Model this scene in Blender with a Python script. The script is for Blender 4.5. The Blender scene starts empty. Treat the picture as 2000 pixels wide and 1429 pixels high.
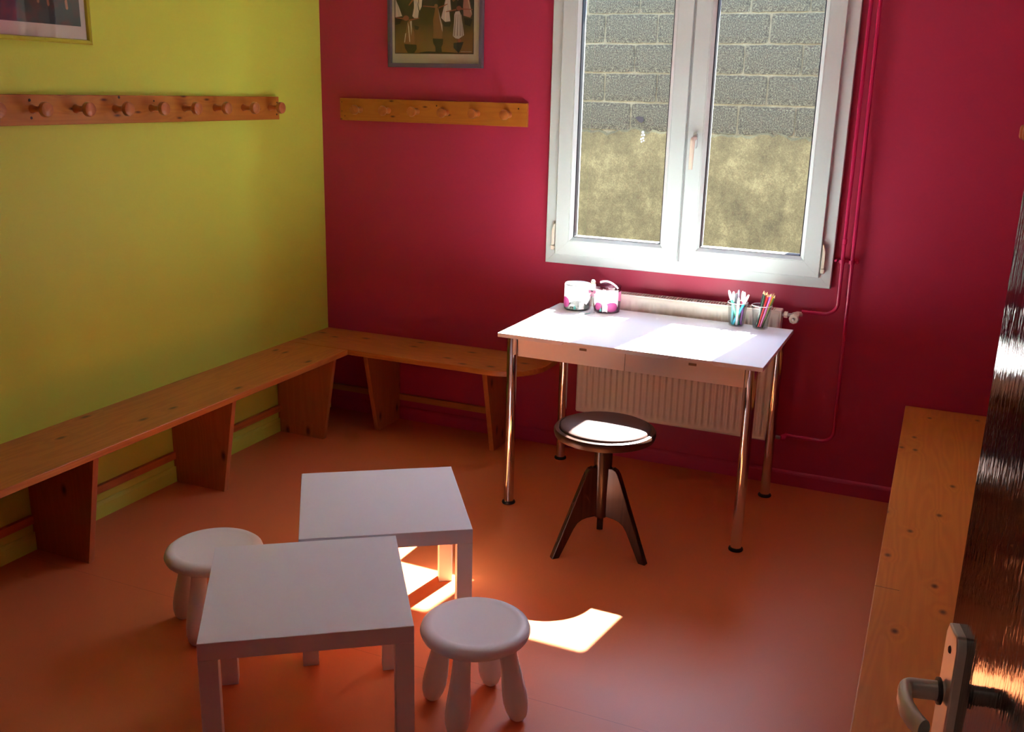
import bpy, bmesh, math, random
from mathutils import Vector, Matrix
random.seed(7)
R = math.radians
scene = bpy.context.scene
col = scene.collection

# ------------------------------------------------------------ camera
CAMPOS = Vector((3.15425, -4.59856, 1.80865))
RT = Vector((0.91469697, 0.4034654, 0.02334791)); UP = Vector((-0.12973351, 0.23842315, 0.96245707)); FW = Vector((-0.38275144, 0.88338557, -0.27042792))
cd = bpy.data.cameras.new('camera'); cam = bpy.data.objects.new('camera', cd); col.objects.link(cam)
cd.sensor_fit = 'HORIZONTAL'; cd.sensor_width = 36; cd.lens = 1904.46 / 2000 * 36; cd.clip_start = .02
M = Matrix((RT, UP, -FW)).transposed().to_4x4(); M.translation = CAMPOS
cam.matrix_world = M
scene.camera = cam

# ------------------------------------------------------------ world, sun, exposure
world = bpy.data.worlds.new('sky'); scene.world = world; world.use_nodes = True
wn = world.node_tree; bg = wn.nodes['Background']
sky = wn.nodes.new('ShaderNodeTexSky'); sky.sky_type = 'NISHITA'; sky.sun_disc = False
SUNV = Vector((.135, .846, 1)).normalized()          # towards the sun
sky.sun_elevation = math.asin(SUNV.z); sky.sun_rotation = math.atan2(SUNV.x, SUNV.y)
sky.air_density = 1.1; sky.dust_density = .4; sky.ozone_density = 2.5
wn.links.new(sky.outputs[0], bg.inputs[0]); bg.inputs[1].default_value = .64
sd = bpy.data.lights.new('sun', 'SUN'); sun = bpy.data.objects.new('sun', sd); col.objects.link(sun)
sd.energy = 20.5; sd.angle = R(.6); sd.color = (1, .965, .91)
sun.rotation_euler = (-SUNV).to_track_quat('-Z', 'Y').to_euler(); sun.location = (2, 6, 8)
# skylight enters through the window opening: portal helps the sampler only
pd = bpy.data.lights.new('window_portal', 'AREA'); portal = bpy.data.objects.new('window_portal', pd); col.objects.link(portal)
pd.shape = 'RECTANGLE'; pd.size = 1.3; pd.size_y = 1.5; pd.cycles.is_portal = True
portal.location = (2.0, .31, 1.77); portal.rotation_euler = (R(-90), 0, 0)
# unseen fill light added below the corridor ceiling, behind the camera
ld = bpy.data.lights.new('corridor_fill', 'AREA'); fill_light = bpy.data.objects.new('corridor_fill', ld); col.objects.link(fill_light)
ld.shape = 'RECTANGLE'; ld.size = .9; ld.size_y = .5; ld.energy = .7; ld.color = (1, .93, .85)
fill_light.location = (2.9, -5.7, 2.5)
vs = scene.view_settings
vs.view_transform = 'Standard'; vs.look = 'None'; vs.gamma = 1; vs.use_curve_mapping = False
vs.exposure = 2.27

# ------------------------------------------------------------ helpers
def tag(o, label=None, cat=None, group=None, kind=None):
    if label: o['label'] = label
    if cat: o['category'] = cat
    if group: o['group'] = group
    if kind: o['kind'] = kind
    return o
def empty(name, loc=(0, 0, 0), rz=0, label=None, cat=None, group=None, kind=None):
    o = bpy.data.objects.new(name, None); col.objects.link(o); o.location = loc; o.rotation_euler = (0, 0, rz)
    o.empty_display_size = .05
    return tag(o, label, cat, group, kind)
def obj(name, bm, mat, parent=None, bevel=0, smooth=False, seg=2, mats=None):
    me = bpy.data.meshes.new(name); bmesh.ops.recalc_face_normals(bm, faces=bm.faces); bm.to_mesh(me); bm.free()
    for m in (mats or [mat]): me.materials.append(m)
    o = bpy.data.objects.new(name, me); col.objects.link(o)
    if parent: o.parent = parent
    if smooth:
        me.polygons.foreach_set('use_smooth', [True] * len(me.polygons))
        if smooth != 'all':
            me.set_sharp_from_angle(angle=R(40))
    if bevel:
        b = o.modifiers.new('bevel', 'BEVEL'); b.width = bevel; b.segments = seg; b.limit_method = 'ANGLE'; b.angle_limit = R(40)
        b.harden_normals = False
        if not smooth:
            me.polygons.foreach_set('use_smooth', [True] * len(me.polygons)); me.set_sharp_from_angle(angle=R(30))
            w = o.modifiers.new('wn', 'WEIGHTED_NORMAL'); w.keep_sharp = True
    return o
def copy_tree(o, parent=None):
    c = o.copy(); col.objects.link(c)
    if parent: c.parent = parent
    for ch in o.children: copy_tree(ch, c)
    return c
def BM(): return bmesh.new()
def box(bm, x0, x1, y0, y1, z0, z1, mi=0):
    v = [bm.verts.new(p) for p in [(x0, y0, z0), (x1, y0, z0), (x1, y1, z0), (x0, y1, z0), (x0, y0, z1), (x1, y0, z1), (x1, y1, z1), (x0, y1, z1)]]
    for q in [(0, 3, 2, 1), (4, 5, 6, 7), (0, 1, 5, 4), (1, 2, 6, 5), (2, 3, 7, 6), (3, 0, 4, 7)]:
        f = bm.faces.new([v[i] for i in q]); f.material_index = mi
    return bm
def bx(*a): return box(BM(), *a)
def prism(bm, pts, f0, f1, mi=0):
    """pts: 2-D outline; f0/f1 map an outline point to 3-D on either end"""
    a = [bm.verts.new(f0(p)) for p in pts]; b = [bm.verts.new(f1(p)) for p in pts]; n = len(pts)
    for q in (bm.faces.new(a), bm.faces.new(b[::-1])): q.material_index = mi
    for i in range(n):
        f = bm.faces.new((a[i], b[i], b[(i + 1) % n], a[(i + 1) % n])); f.material_index = mi
    return bm
def tube(bm, pts, rad, n=14, caps=True, flat=None, mi=0):
    """swept tube through 3-D points; rad number or list; flat=(a,b) elliptical scale with ref axis"""
    pts = [Vector(p) for p in pts]; m = len(pts); rad = rad if isinstance(rad, (list, tuple)) else [rad] * m
    rings = []; ref = None
    for i, p in enumerate(pts):
        t = (pts[min(i + 1, m - 1)] - pts[max(i - 1, 0)]).normalized()
        if ref is None:
            ref = flat[2] if flat else (Vector((0, 0, 1)) if abs(t.z) < .9 else Vector((1, 0, 0)))
            ref = Vector(ref)
        a = (ref - t * ref.dot(t)).normalized(); b = t.cross(a); ref = a
        sa, sb = (flat[0], flat[1]) if flat else (1, 1)
        rings.append([bm.verts.new(p + (a * math.cos(k * 2 * math.pi / n) * sa + b * math.sin(k * 2 * math.pi / n) * sb) * rad[i]) for k in range(n)])
    for i in range(m - 1):
        for k in range(n):
            f = bm.faces.new((rings[i][k], rings[i][(k + 1) % n], rings[i + 1][(k + 1) % n], rings[i + 1][k])); f.material_index = mi
    if caps:
        for r in (rings[0][::-1], rings[-1]): bm.faces.new(r).material_index = mi
    return bm
def lathe(bm, prof, c=(0, 0, 0), axis='Z', n=32, mi=0, closed=False):
    """prof: list of (r, h); r == 0 ends make a pole"""
    c = Vector(c); rings = []
    ax = {'Z': (Vector((1, 0, 0)), Vector((0, 1, 0)), Vector((0, 0, 1))), 'X': (Vector((0, 1, 0)), Vector((0, 0, 1)), Vector((1, 0, 0))),
          'Y': (Vector((0, 0, 1)), Vector((1, 0, 0)), Vector((0, -1, 0)))}[axis] if isinstance(axis, str) else axis
    for r, h in prof:
        if r < 1e-6: rings.append([bm.verts.new(c + ax[2] * h)])
        else: rings.append([bm.verts.new(c + ax[2] * h + (ax[0] * math.cos(k * 2 * math.pi / n) + ax[1] * math.sin(k * 2 * math.pi / n)) * r) for k in range(n)])
    pr = list(zip(rings, rings[1:]))
    if closed: pr.append((rings[-1], rings[0]))
    for a, b in pr:
        for k in range(n):
            k2 = (k + 1) % n
            q = [a[k % len(a)], a[k2 % len(a)], b[k2 % len(b)], b[k % len(b)]]
            u = []
            for v in q:
                if v not in u: u.append(v)
            if len(u) > 2:
                try: bm.faces.new(u).material_index = mi
                except ValueError: pass
    return bm
def fillet(pts, r, n=8):
    pts = [Vector(p) for p in pts]; out = [pts[0]]
    for a, b, c in zip(pts, pts[1:], pts[2:]):
        d0 = (a - b).normalized(); d1 = (c - b).normalized(); ang = d0.angle(d1); t = r / math.tan(ang / 2)
        p0 = b + d0 * t; p1 = b + d1 * t; cen = b + (d0 + d1).normalized() * (r / math.sin(ang / 2))
        for i in range(n + 1):
            s = i / n; v = (p0 - cen).lerp(p1 - cen, s).normalized() * r
            out.append(cen + v)
    out.append(pts[-1]); return out

# ------------------------------------------------------------ materials
def mat(name, color, rough=.5, metal=0, spec=.5, coat=0, bump=None, emit=None, trans=0, vary=None):
    m = bpy.data.materials.new(name); m.use_nodes = True; nt = m.node_tree; b = nt.nodes['Principled BSDF']
    b.inputs['Base Color'].default_value = (*color, 1); b.inputs['Roughness'].default_value = rough
    b.inputs['Metallic'].default_value = metal; b.inputs['Specular IOR Level'].default_value = spec
    b.inputs['Coat Weight'].default_value = coat; b.inputs['Coat Roughness'].default_value = .15
    if trans: b.inputs['Transmission Weight'].default_value = trans
    tc = nt.nodes.new('ShaderNodeTexCoord')
    if vary:                                            # (scale, amount)
        n = nt.nodes.new('ShaderNodeTexNoise'); n.inputs['Scale'].default_value = vary[0]; n.inputs['Detail'].default_value = 6
        nt.links.new(tc.outputs['Object'], n.inputs['Vector'])
        mx = nt.nodes.new('ShaderNodeMixRGB'); mx.blend_type = 'MIX'
        mx.inputs[1].default_value = (*[c * (1 - vary[1]) for c in color], 1); mx.inputs[2].default_value = (*[min(1, c * (1 + vary[1])) for c in color], 1)
        nt.links.new(n.outputs['Fac'], mx.inputs[0]); nt.links.new(mx.outputs[0], b.inputs['Base Color'])
    if bump:                                            # (scale xyz, strength, distance)
        mp = nt.nodes.new('ShaderNodeMapping'); mp.inputs['Scale'].default_value = bump[0]
        nt.links.new(tc.outputs['Object'], mp.inputs[0])
        n = nt.nodes.new('ShaderNodeTexNoise'); n.inputs['Scale'].default_value = 1; n.inputs['Detail'].default_value = 4
        nt.links.new(mp.outputs[0], n.inputs['Vector'])
        bp = nt.nodes.new('ShaderNodeBump'); bp.inputs['Strength'].default_value = bump[1]; bp.inputs['Distance'].default_value = bump[2]
        nt.links.new(n.outputs['Fac'], bp.inputs['Height']); nt.links.new(bp.outputs[0], b.inputs['Normal'])
    return m
def pine(name, base, dark, axis, across, rough=.33, knots=(3.4, 6.5), kthr=.45):
    """varnished pine: rings drawn out along the grain axis, scattered dark knots"""
    m = bpy.data.materials.new(name); m.use_nodes = True; nt = m.node_tree; L = nt.links; N = nt.nodes.new; b = nt.nodes['Principled BSDF']
    tc = N('ShaderNodeTexCoord'); oi = N('ShaderNodeObjectInfo')
    ofs = N('ShaderNodeVectorMath'); ofs.operation = 'SCALE'; L.new(oi.outputs['Random'], ofs.inputs['Scale']); ofs.inputs[0].default_value = (7.3, 5.1, 3.7)
    add = N('ShaderNodeVectorMath'); add.operation = 'ADD'; L.new(tc.outputs['Object'], add.inputs[0]); L.new(ofs.outputs[0], add.inputs[1])
    def mapping(sc_along, sc_across):
        mp = N('ShaderNodeMapping'); s = [sc_across] * 3; s['XYZ'.index(axis)] = sc_along; mp.inputs['Scale'].default_value = s
        L.new(add.outputs[0], mp.inputs[0]); return mp
    # knots
    sx = N('ShaderNodeSeparateXYZ'); L.new(add.outputs[0], sx.inputs[0]); cx_ = N('ShaderNodeCombineXYZ')
    ka = N('ShaderNodeMath'); ka.operation = 'MULTIPLY'; ka.inputs[1].default_value = knots[0]; L.new(sx.outputs['XYZ'.index(axis)], ka.inputs[0]); L.new(ka.outputs[0], cx_.inputs[0])
    kc = N('ShaderNodeMath'); kc.operation = 'MULTIPLY'; kc.inputs[1].default_value = knots[1]
    if len(across) == 2:
        kp = N('ShaderNodeMath'); L.new(sx.outputs['XYZ'.index(across[0])], kp.inputs[0]); L.new(sx.outputs['XYZ'.index(across[1])], kp.inputs[1]); L.new(kp.outputs[0], kc.inputs[0])
    else: L.new(sx.outputs['XYZ'.index(across)], kc.inputs[0])
    L.new(kc.outputs[0], cx_.inputs[1])
    kv = N('ShaderNodeTexVoronoi'); kv.voronoi_dimensions = '2D'; kv.inputs['Scale'].default_value = 1; L.new(cx_.outputs[0], kv.inputs['Vector'])
    sep = N('ShaderNodeSeparateColor'); L.new(kv.outputs['Color'], sep.inputs[0])
    has = N('ShaderNodeMath'); has.operation = 'GREATER_THAN'; has.inputs[1].default_value = kthr; L.new(sep.outputs[0], has.inputs[0])
    rad = N('ShaderNodeMapRange'); rad.inputs[1].default_value = .03; rad.inputs[2].default_value = .115; rad.inputs[3].default_value = 1; rad.inputs[4].default_value = 0
    L.new(kv.outputs['Distance'], rad.inputs[0])
    kn = N('ShaderNodeMath'); kn.operation = 'MULTIPLY'; L.new(has.outputs[0], kn.inputs[0]); L.new(rad.outputs[0], kn.inputs[1])
    halo = N('ShaderNodeMapRange'); halo.inputs[1].default_value = .05; halo.inputs[2].default_value = .4; halo.inputs[3].default_value = 1; halo.inputs[4].default_value = 0
    L.new(kv.outputs['Distance'], halo.inputs[0])
    hk = N('ShaderNodeMath'); hk.operation = 'MULTIPLY'; L.new(has.outputs[0], hk.inputs[0]); L.new(halo.outputs[0], hk.inputs[1])
    # rings
    ns = N('ShaderNodeTexNoise'); ns.inputs['Scale'].default_value = 1; ns.inputs['Detail'].default_value = 2; L.new(mapping(.7, 9).outputs[0], ns.inputs['Vector'])
    dist = N('ShaderNodeMath'); dist.operation = 'MULTIPLY_ADD'; L.new(ns.outputs['Fac'], dist.inputs[0]); dist.inputs[1].default_value = 11; 
    hs = N('ShaderNodeMath'); hs.operation = 'MULTIPLY'; L.new(hk.outputs[0], hs.inputs[0]); hs.inputs[1].default_value = 1.2; L.new(hs.outputs[0], dist.inputs[2])
    sn = N('ShaderNodeMath'); sn.operation = 'SINE'; ml = N('ShaderNodeMath'); ml.operation = 'MULTIPLY'; ml.inputs[1].default_value = 6.28
    L.new(dist.outputs[0], ml.inputs[0]); L.new(ml.outputs[0], sn.inputs[0])
    rg = N('ShaderNodeMapRange'); rg.inputs[1].default_value = -1; rg.inputs[2].default_value = 1; L.new(sn.outputs[0], rg.inputs[0])
    fine = N('ShaderNodeTexNoise'); fine.inputs['Scale'].default_value = 1; fine.inputs['Detail'].default_value = 3; L.new(mapping(4, 220).outputs[0], fine.inputs['Vector'])
    sumr = N('ShaderNodeMath'); sumr.operation = 'MULTIPLY_ADD'; L.new(rg.outputs[0], sumr.inputs[0]); sumr.inputs[1].default_value = .45
    fm = N('ShaderNodeMath'); fm.operation = 'MULTIPLY'; fm.inputs[1].default_value = .6; L.new(fine.outputs['Fac'], fm.inputs[0]); L.new(fm.outputs[0], sumr.inputs[2])
    mx = N('ShaderNodeMixRGB'); mx.inputs[1].default_value = (*base, 1); mx.inputs[2].default_value = (*dark, 1); L.new(sumr.outputs[0], mx.inputs[0])
    mk = N('ShaderNodeMixRGB'); mk.inputs[2].default_value = (.07, .018, .006, 1); L.new(mx.outputs[0], mk.inputs[1])
    kk = N('ShaderNodeMath'); kk.operation = 'MULTIPLY'; kk.inputs[1].default_value = .93; L.new(kn.outputs[0], kk.inputs[0]); L.new(kk.outputs[0], mk.inputs[0])
    L.new(mk.outputs[0], b.inputs['Base Color']); b.inputs['Roughness'].default_value = rough; b.inputs['Specular IOR Level'].default_value = .45
    bp = N('ShaderNodeBump'); bp.inputs['Strength'].default_value = .15; bp.inputs['Distance'].default_value = .0006; L.new(sumr.outputs[0], bp.inputs['Height']); L.new(bp.outputs[0], b.inputs['Normal'])
    return m
def glass(name, tint=(.97, .98, .97), refl=1.5, rough=0.0):
    """thin clear sheet: straight-through transmission with Fresnel reflection"""
    m = bpy.data.materials.new(name); m.use_nodes = True; nt = m.node_tree; nt.nodes.clear(); L = nt.links; N = nt.nodes.new
    o = N('ShaderNodeOutputMaterial'); t = N('ShaderNodeBsdfTransparent'); g = N('ShaderNodeBsdfGlossy'); f = N('ShaderNodeFresnel'); x = N('ShaderNodeMixShader')
    t.inputs[0].default_value = (*tint, 1); g.inputs['Roughness'].default_value = rough; f.inputs[0].default_value = refl
    ge = N('ShaderNodeNewGeometry'); ir = N('ShaderNodeMapRange'); ir.inputs[3].default_value = refl; ir.inputs[4].default_value = 1 / refl
    L.new(ge.outputs['Backfacing'], ir.inputs[0]); L.new(ir.outputs[0], f.inputs[0])   # same reflection from either side of the sheet
    L.new(f.outputs[0], x.inputs[0]); L.new(t.outputs[0], x.inputs[1]); L.new(g.outputs[0], x.inputs[2]); L.new(x.outputs[0], o.inputs[0])
    return m
WALLB = ((90, 90, 90), .25, .002)
m_yellow = mat('lime_yellow_paint', (.60, .72, .085), .5, spec=.35, bump=WALLB, vary=(2.5, .04))
m_pink = mat('raspberry_paint', (.45, .030, .082), .42, spec=.4, bump=WALLB, vary=(2.5, .04))
m_ceil = mat('ceiling_white', (.82, .81, .78), .8)
m_hall = mat('corridor_paint', (.30, .26, .20), .7)
m_upvc = mat('white_upvc', (.61, .71, .71), .32)
m_gask = mat('black_gasket', (.012, .012, .016), .5)
m_grey = mat('grey_seal', (.35, .37, .38), .5)
m_glass = glass('window_glass')
m_cream = mat('cream_plastic', (.80, .74, .62), .35)
m_radi = mat('radiator_enamel', (.88, .84, .74), .34)
m_dark = mat('dark_void', (.03, .02, .018), .8)
m_lam = mat('white_laminate', (.90, .90, .91), .38)
m_lack = mat('white_foil', (.84, .85, .89), .42, vary=(14, .015))
m_drawer = mat('drawer_front_white', (.93, .87, .80), .45)
m_chrome = mat('chrome', (.66, .66, .68), .08, metal=1)
m_rub = mat('black_rubber', (.01, .01, .012), .5)
m_stool = mat('matt_white_plastic', (.84, .83, .82), .42)
m_leather = mat('brown_leather', (.085, .042, .036), .5, bump=((160, 160, 160), .2, .001), vary=(20, .15))
m_dwood = pine('dark_stained_wood', (.060, .024, .013), (.028, .011, .006), 'Z', 'XY', rough=.24, kthr=2)
m_dwoodx = pine('dark_stained_rim', (.07, .03, .018), (.04, .016, .009), 'X', 'Y', rough=.36, kthr=2)
PB, PD = (.60, .212, .042), (.44, .13, .025)
m_pX = pine('varnished_pine_across', PB, PD, 'X', 'Y'); m_pY = pine('varnished_pine_along', PB, PD, 'Y', 'X'); m_pZ = pine('varnished_pine_upright', (.52, .17, .045), (.42, .125, .034), 'Z', 'XY')
m_pYr = pine('right_bench_pine', (.70, .262, .038), (.57, .185, .024), 'Y', 'X', knots=(6, 9), kthr=.5, rough=.28)
m_rackY = pine('rack_pine_along', (.52, .215, .032), (.41, .145, .020), 'Y', 'Z', knots=(5, 16), kthr=.5); m_rackX = pine('rack_pine_across', (.49, .175, .022), (.40, .125, .016), 'X', 'Z', knots=(6, 16), kthr=.5)
m_peg = pine('peg_beech', (.50, .18, .055), (.38, .12, .035), 'X', 'Y', rough=.3, kthr=2)
m_pegY = pine('peg_pine', (.44, .145, .032), (.35, .10, .022), 'Y', 'X', rough=.28, kthr=2)
m_alu = mat('champagne_aluminium', (.66, .62, .54), .42, metal=.45)
m_steel = mat('steel', (.5, .48, .45), .3, metal=1)

# floor: orange linoleum, satin, fine speckle and a hairline welded seam
def floor_mat():
    m = mat('orange_linoleum', (.70, .20, .065), .36, spec=.45); nt = m.node_tree; L = nt.links; N = nt.nodes.new; b = nt.nodes['Principled BSDF']
    tc = N('ShaderNodeTexCoord'); n = N('ShaderNodeTexNoise'); n.inputs['Scale'].default_value = 420; n.inputs['Detail'].default_value = 2; L.new(tc.outputs['Object'], n.inputs['Vector'])
    n2 = N('ShaderNodeTexNoise'); n2.inputs['Scale'].default_value = 3; n2.inputs['Detail'].default_value = 5; L.new(tc.outputs['Object'], n2.inputs['Vector'])
    a = N('ShaderNodeMixRGB'); a.inputs[1].default_value = (.58, .145, .045, 1); a.inputs[2].default_value = (.76, .215, .072, 1)
    s = N('ShaderNodeMath'); s.operation = 'MULTIPLY_ADD'; L.new(n.outputs['Fac'], s.inputs[0]); s.inputs[1].default_value = .6
    s2 = N('ShaderNodeMath'); s2.operation = 'MULTIPLY'; s2.inputs[1].default_value = .4; L.new(n2.outputs['Fac'], s2.inputs[0]); L.new(s2.outputs[0], s.inputs[2])
    L.new(s.outputs[0], a.inputs[0])
    sp = N('ShaderNodeSeparateXYZ'); L.new(tc.outputs['Object'], sp.inputs[0])
    d = N('ShaderNodeMath'); d.operation = 'ADD'; d.inputs[1].default_value = 2.15; L.new(sp.outputs[1], d.inputs[0])
    ab = N('ShaderNodeMath'); ab.operation = 'ABSOLUTE'; L.new(d.outputs[0], ab.inputs[0]); lt = N('ShaderNodeMath'); lt.operation = 'LESS_THAN'; lt.inputs[1].default_value = .0011; L.new(ab.outputs[0], lt.inputs[0])
    k = N('ShaderNodeMixRGB'); k.inputs[2].default_value = (.48, .125, .042, 1); L.new(lt.outputs[0], k.inputs[0]); L.new(a.outputs[0], k.inputs[1]); L.new(k.outputs[0], b.inputs['Base Color'])
    bp = N('ShaderNodeBump'); bp.inputs['Strength'].default_value = .12; bp.inputs['Distance'].default_value = .001; L.new(n.outputs['Fac'], bp.inputs['Height']); L.new(bp.outputs[0], b.inputs['Normal'])
    r = N('ShaderNodeMapRange'); r.inputs[3].default_value = .32; r.inputs[4].default_value = .50; L.new(n2.outputs['Fac'], r.inputs[0]); L.new(r.outputs[0], b.inputs['Roughness'])
    return m
m_floor = floor_mat()

# ------------------------------------------------------------ room shell
XR, YF, ZC = 3.5, -4.42, 2.62
def struct(name, bm, m, parent=None, **k):
    o = obj(name, bm, m, parent, **k)
    if not parent: o['kind'] = 'structure'
    return o
struct('floor', bx(-.2, 4.4, -6.7, .3, -.12, 0), m_floor)
struct('ceiling', bx(-.2, 4.4, -6.7, .3, ZC, ZC + .2), m_ceil)
struct('wall_left', bx(-.2, 0, YF - .12, .3, 0, ZC), m_yellow)
struct('wall_right', bx(XR, XR + .2, YF - .12, .3, 0, ZC), m_pink)
# back wall with the window hole (inner rebate wider than the outer reveal on the right)
b = BM()
WX0, WX1, WZ0, WZ1 = 1.36, 2.70, 1.02, 2.51
box(b, 0, WX0, 0, .28, 0, ZC); box(b, WX1, XR, 0, .28, 0, ZC); box(b, WX0, WX1, 0, .28, 0, WZ0); box(b, WX0, WX1, 0, .28, WZ1, ZC)
box(b, 2.575, WX1, .1, .28, WZ0, WZ1)
wb = struct('wall_back', b, m_pink)
b = BM(); ex = (-3, 7); HX1 = 2.575
box(b, ex[0], WX0, .2805, .30, -.3, 3.0); box(b, HX1, ex[1], .2805, .30, -.3, 3.0); box(b, WX0, HX1, .2805, .30, -.3, WZ0 - .01); box(b, WX0, HX1, .2805, .30, WZ1, 3.0)
struct('wall_facade', b, mat('facade_render', (.30, .30, .30), .85))
# front wall with the doorway
DX0, DX1, DZ = 2.50, 3.44, 2.08
b = BM(); box(b, 0, DX0, YF - .12, YF, 0, ZC); box(b, DX1, XR, YF - .12, YF, 0, ZC); box(b, DX0, DX1, YF - .12, YF, DZ, ZC)
struct('wall_front', b, m_pink)
b = BM(); box(b, DX0 - .03, DX0 + .02, YF - .13, YF + .012, 0, DZ + .03); box(b, DX1 - .02, DX1 + .03, YF - .13, YF + .012, 0, DZ + .03); box(b, DX0 + .02, DX1 - .02, YF - .13, YF + .012, DZ - .02, DZ + .03)
struct('trim_1', b, m_dwood, bevel=.003)
# corridor behind the camera
b = BM(); box(b, 1.0, 1.1, -6.6, YF - .12, 0, ZC); box(b, 4.2, 4.3, -6.6, YF - .12, 0, ZC); box(b, 1.0, 4.3, -6.7, -6.6, 0, ZC)
struct('wall_corridor', b, m_hall)

# baseboards: a flat board with a thin bevelled lip
def baseboard(name, m, f, L0, L1):
    prof = [(0, 0), (.012, 0), (.012, .058), (.009, .066), (.004, .072), (0, .074)]
    b = BM(); prism(b, prof, lambda p: f(L0, p[0], p[1]), lambda p: f(L1, p[0], p[1]))
    return struct(name, b, m)
baseboard('baseboard_left', m_yellow, lambda l, d, z: (d, l, z), YF, 0)
baseboard('baseboard_back', m_pink, lambda l, d, z: (l, -d, z), 0.012, XR)
baseboard('baseboard_right', m_pink, lambda l, d, z: (XR - d, l, z), YF, -.012)

# ------------------------------------------------------------ outside: ground and concrete block wall
struct('ground', bx(-6, 10, .3, 12, -.3, -.1), mat('gravel', (.35, .33, .29), .9, bump=((60, 60, 60), .8, .01), vary=(30, .3)))
def block_mat():
    m = mat('rough_concrete_block', (.2, .2, .18), .92); nt = m.node_tree; L = nt.links; N = nt.nodes.new; b = nt.nodes['Principled BSDF']
    tc = N('ShaderNodeTexCoord'); n = N('ShaderNodeTexNoise'); n.inputs['Scale'].default_value = 115; n.inputs['Detail'].default_value = 5; n.inputs['Roughness'].default_value = .75; L.new(tc.outputs['Object'], n.inputs['Vector'])
    v = N('ShaderNodeTexVoronoi'); v.inputs['Scale'].default_value = 120; L.new(tc.outputs['Object'], v.inputs['Vector'])
    r = N('ShaderNodeValToRGB'); L.new(n.outputs['Fac'], r.inputs[0]); e = r.color_ramp.elements
    e[0].position = .36; e[0].color = (.038, .030, .016, 1); e[1].position = .70; e[1].color = (.27, .225, .13, 1); q = e.new(.5); q.color = (.082, .067, .037, 1)
    L.new(r.outputs[0], b.inputs['Base Color'])
    bp = N('ShaderNodeBump'); bp.inputs['Strength'].default_value = .9; bp.inputs['Distance'].default_value = .012; L.new(n.outputs['Fac'], bp.inputs['Height']); L.new(bp.outputs[0], b.inputs['Normal'])
    return m
def render_mat(name, c0, c1, c2):
    m = mat(name, c1, .9); nt = m.node_tree; L = nt.links; N = nt.nodes.new; b = nt.nodes['Principled BSDF']
    tc = N('ShaderNodeTexCoord'); mp = N('ShaderNodeMapping'); mp.inputs['Scale'].default_value = (2.2, 2.2, 1.9); L.new(tc.outputs['Object'], mp.inputs[0])
    n = N('ShaderNodeTexNoise'); n.inputs['Scale'].default_value = 1.9; n.inputs['Detail'].default_value = 12; n.inputs['Roughness'].default_value = .74; L.new(mp.outputs[0], n.inputs['Vector'])
    f = N('ShaderNodeTexNoise'); f.inputs['Scale'].default_value = 130; f.inputs['Detail'].default_value = 3; L.new(tc.outputs['Object'], f.inputs['Vector'])
    ad = N('ShaderNodeMath'); ad.operation = 'MULTIPLY_ADD'; L.new(f.outputs['Fac'], ad.inputs[0]); ad.inputs[1].default_value = .30; L.new(n.outputs['Fac'], ad.inputs[2])
    r = N('ShaderNodeValToRGB'); L.new(ad.outputs[0], r.inputs[0]); e = r.color_ramp.elements
    e[0].position = .50; e[0].color = (*c0, 1); e[1].position = .84; e[1].color = (*c2, 1); q = e.new(.66); q.color = (*c1, 1)
    L.new(r.outputs[0], b.inputs['Base Color'])
    bp = N('ShaderNodeBump'); bp.inputs['Strength'].default_value = .5; bp.inputs['Distance'].default_value = .006; L.new(ad.outputs[0], bp.inputs['Height']); L.new(bp.outputs[0], b.inputs['Normal'])
    return m
m_block = block_mat()
m_mortar = render_mat('mortar', (.13, .105, .056), (.175, .142, .080), (.24, .20, .12))
m_rend = render_mat('stained_cement_render', (.075, .056, .021), (.135, .102, .040), (.25, .195, .085))
GY = 2.4
gw = struct('wall_outside', bx(-3, 7, GY + .012, GY + .2, -.3, 3.15), m_mortar)
def edge_z(x): return 1.556 + .008 * math.sin(91 * x + 2) * math.sin(13 * x) + .005 * math.sin(157 * x) + .013 * math.sin(7 * x) + .010 * math.sin(19 * x + 1) + .006 * math.sin(43 * x)
b = BM(); n = 320; x0, x1 = -2.9, 6.9; fr = []; bk = []
for i in range(n + 1):
    x = x0 + (x1 - x0) * i / n; fr.append([b.verts.new((x, GY - .012, -.3)), b.verts.new((x, GY - .012, edge_z(x) - .012)), b.verts.new((x, GY + .004, edge_z(x) + .002)), b.verts.new((x, GY + .014, edge_z(x) + .004))])
for i in range(n):
    for k in range(3): b.faces.new((fr[i][k], fr[i + 1][k], fr[i + 1][k + 1], fr[i][k + 1]))
obj('cement_render', b, m_rend, gw)
rows = [(1.555, 2.166), (1.757, 1.96), (1.957, 2.173), (2.157, 1.942), (2.357, 2.192), (2.557, 1.95), (2.757, 2.17), (2.957, 1.96)]
meshes = []
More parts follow.
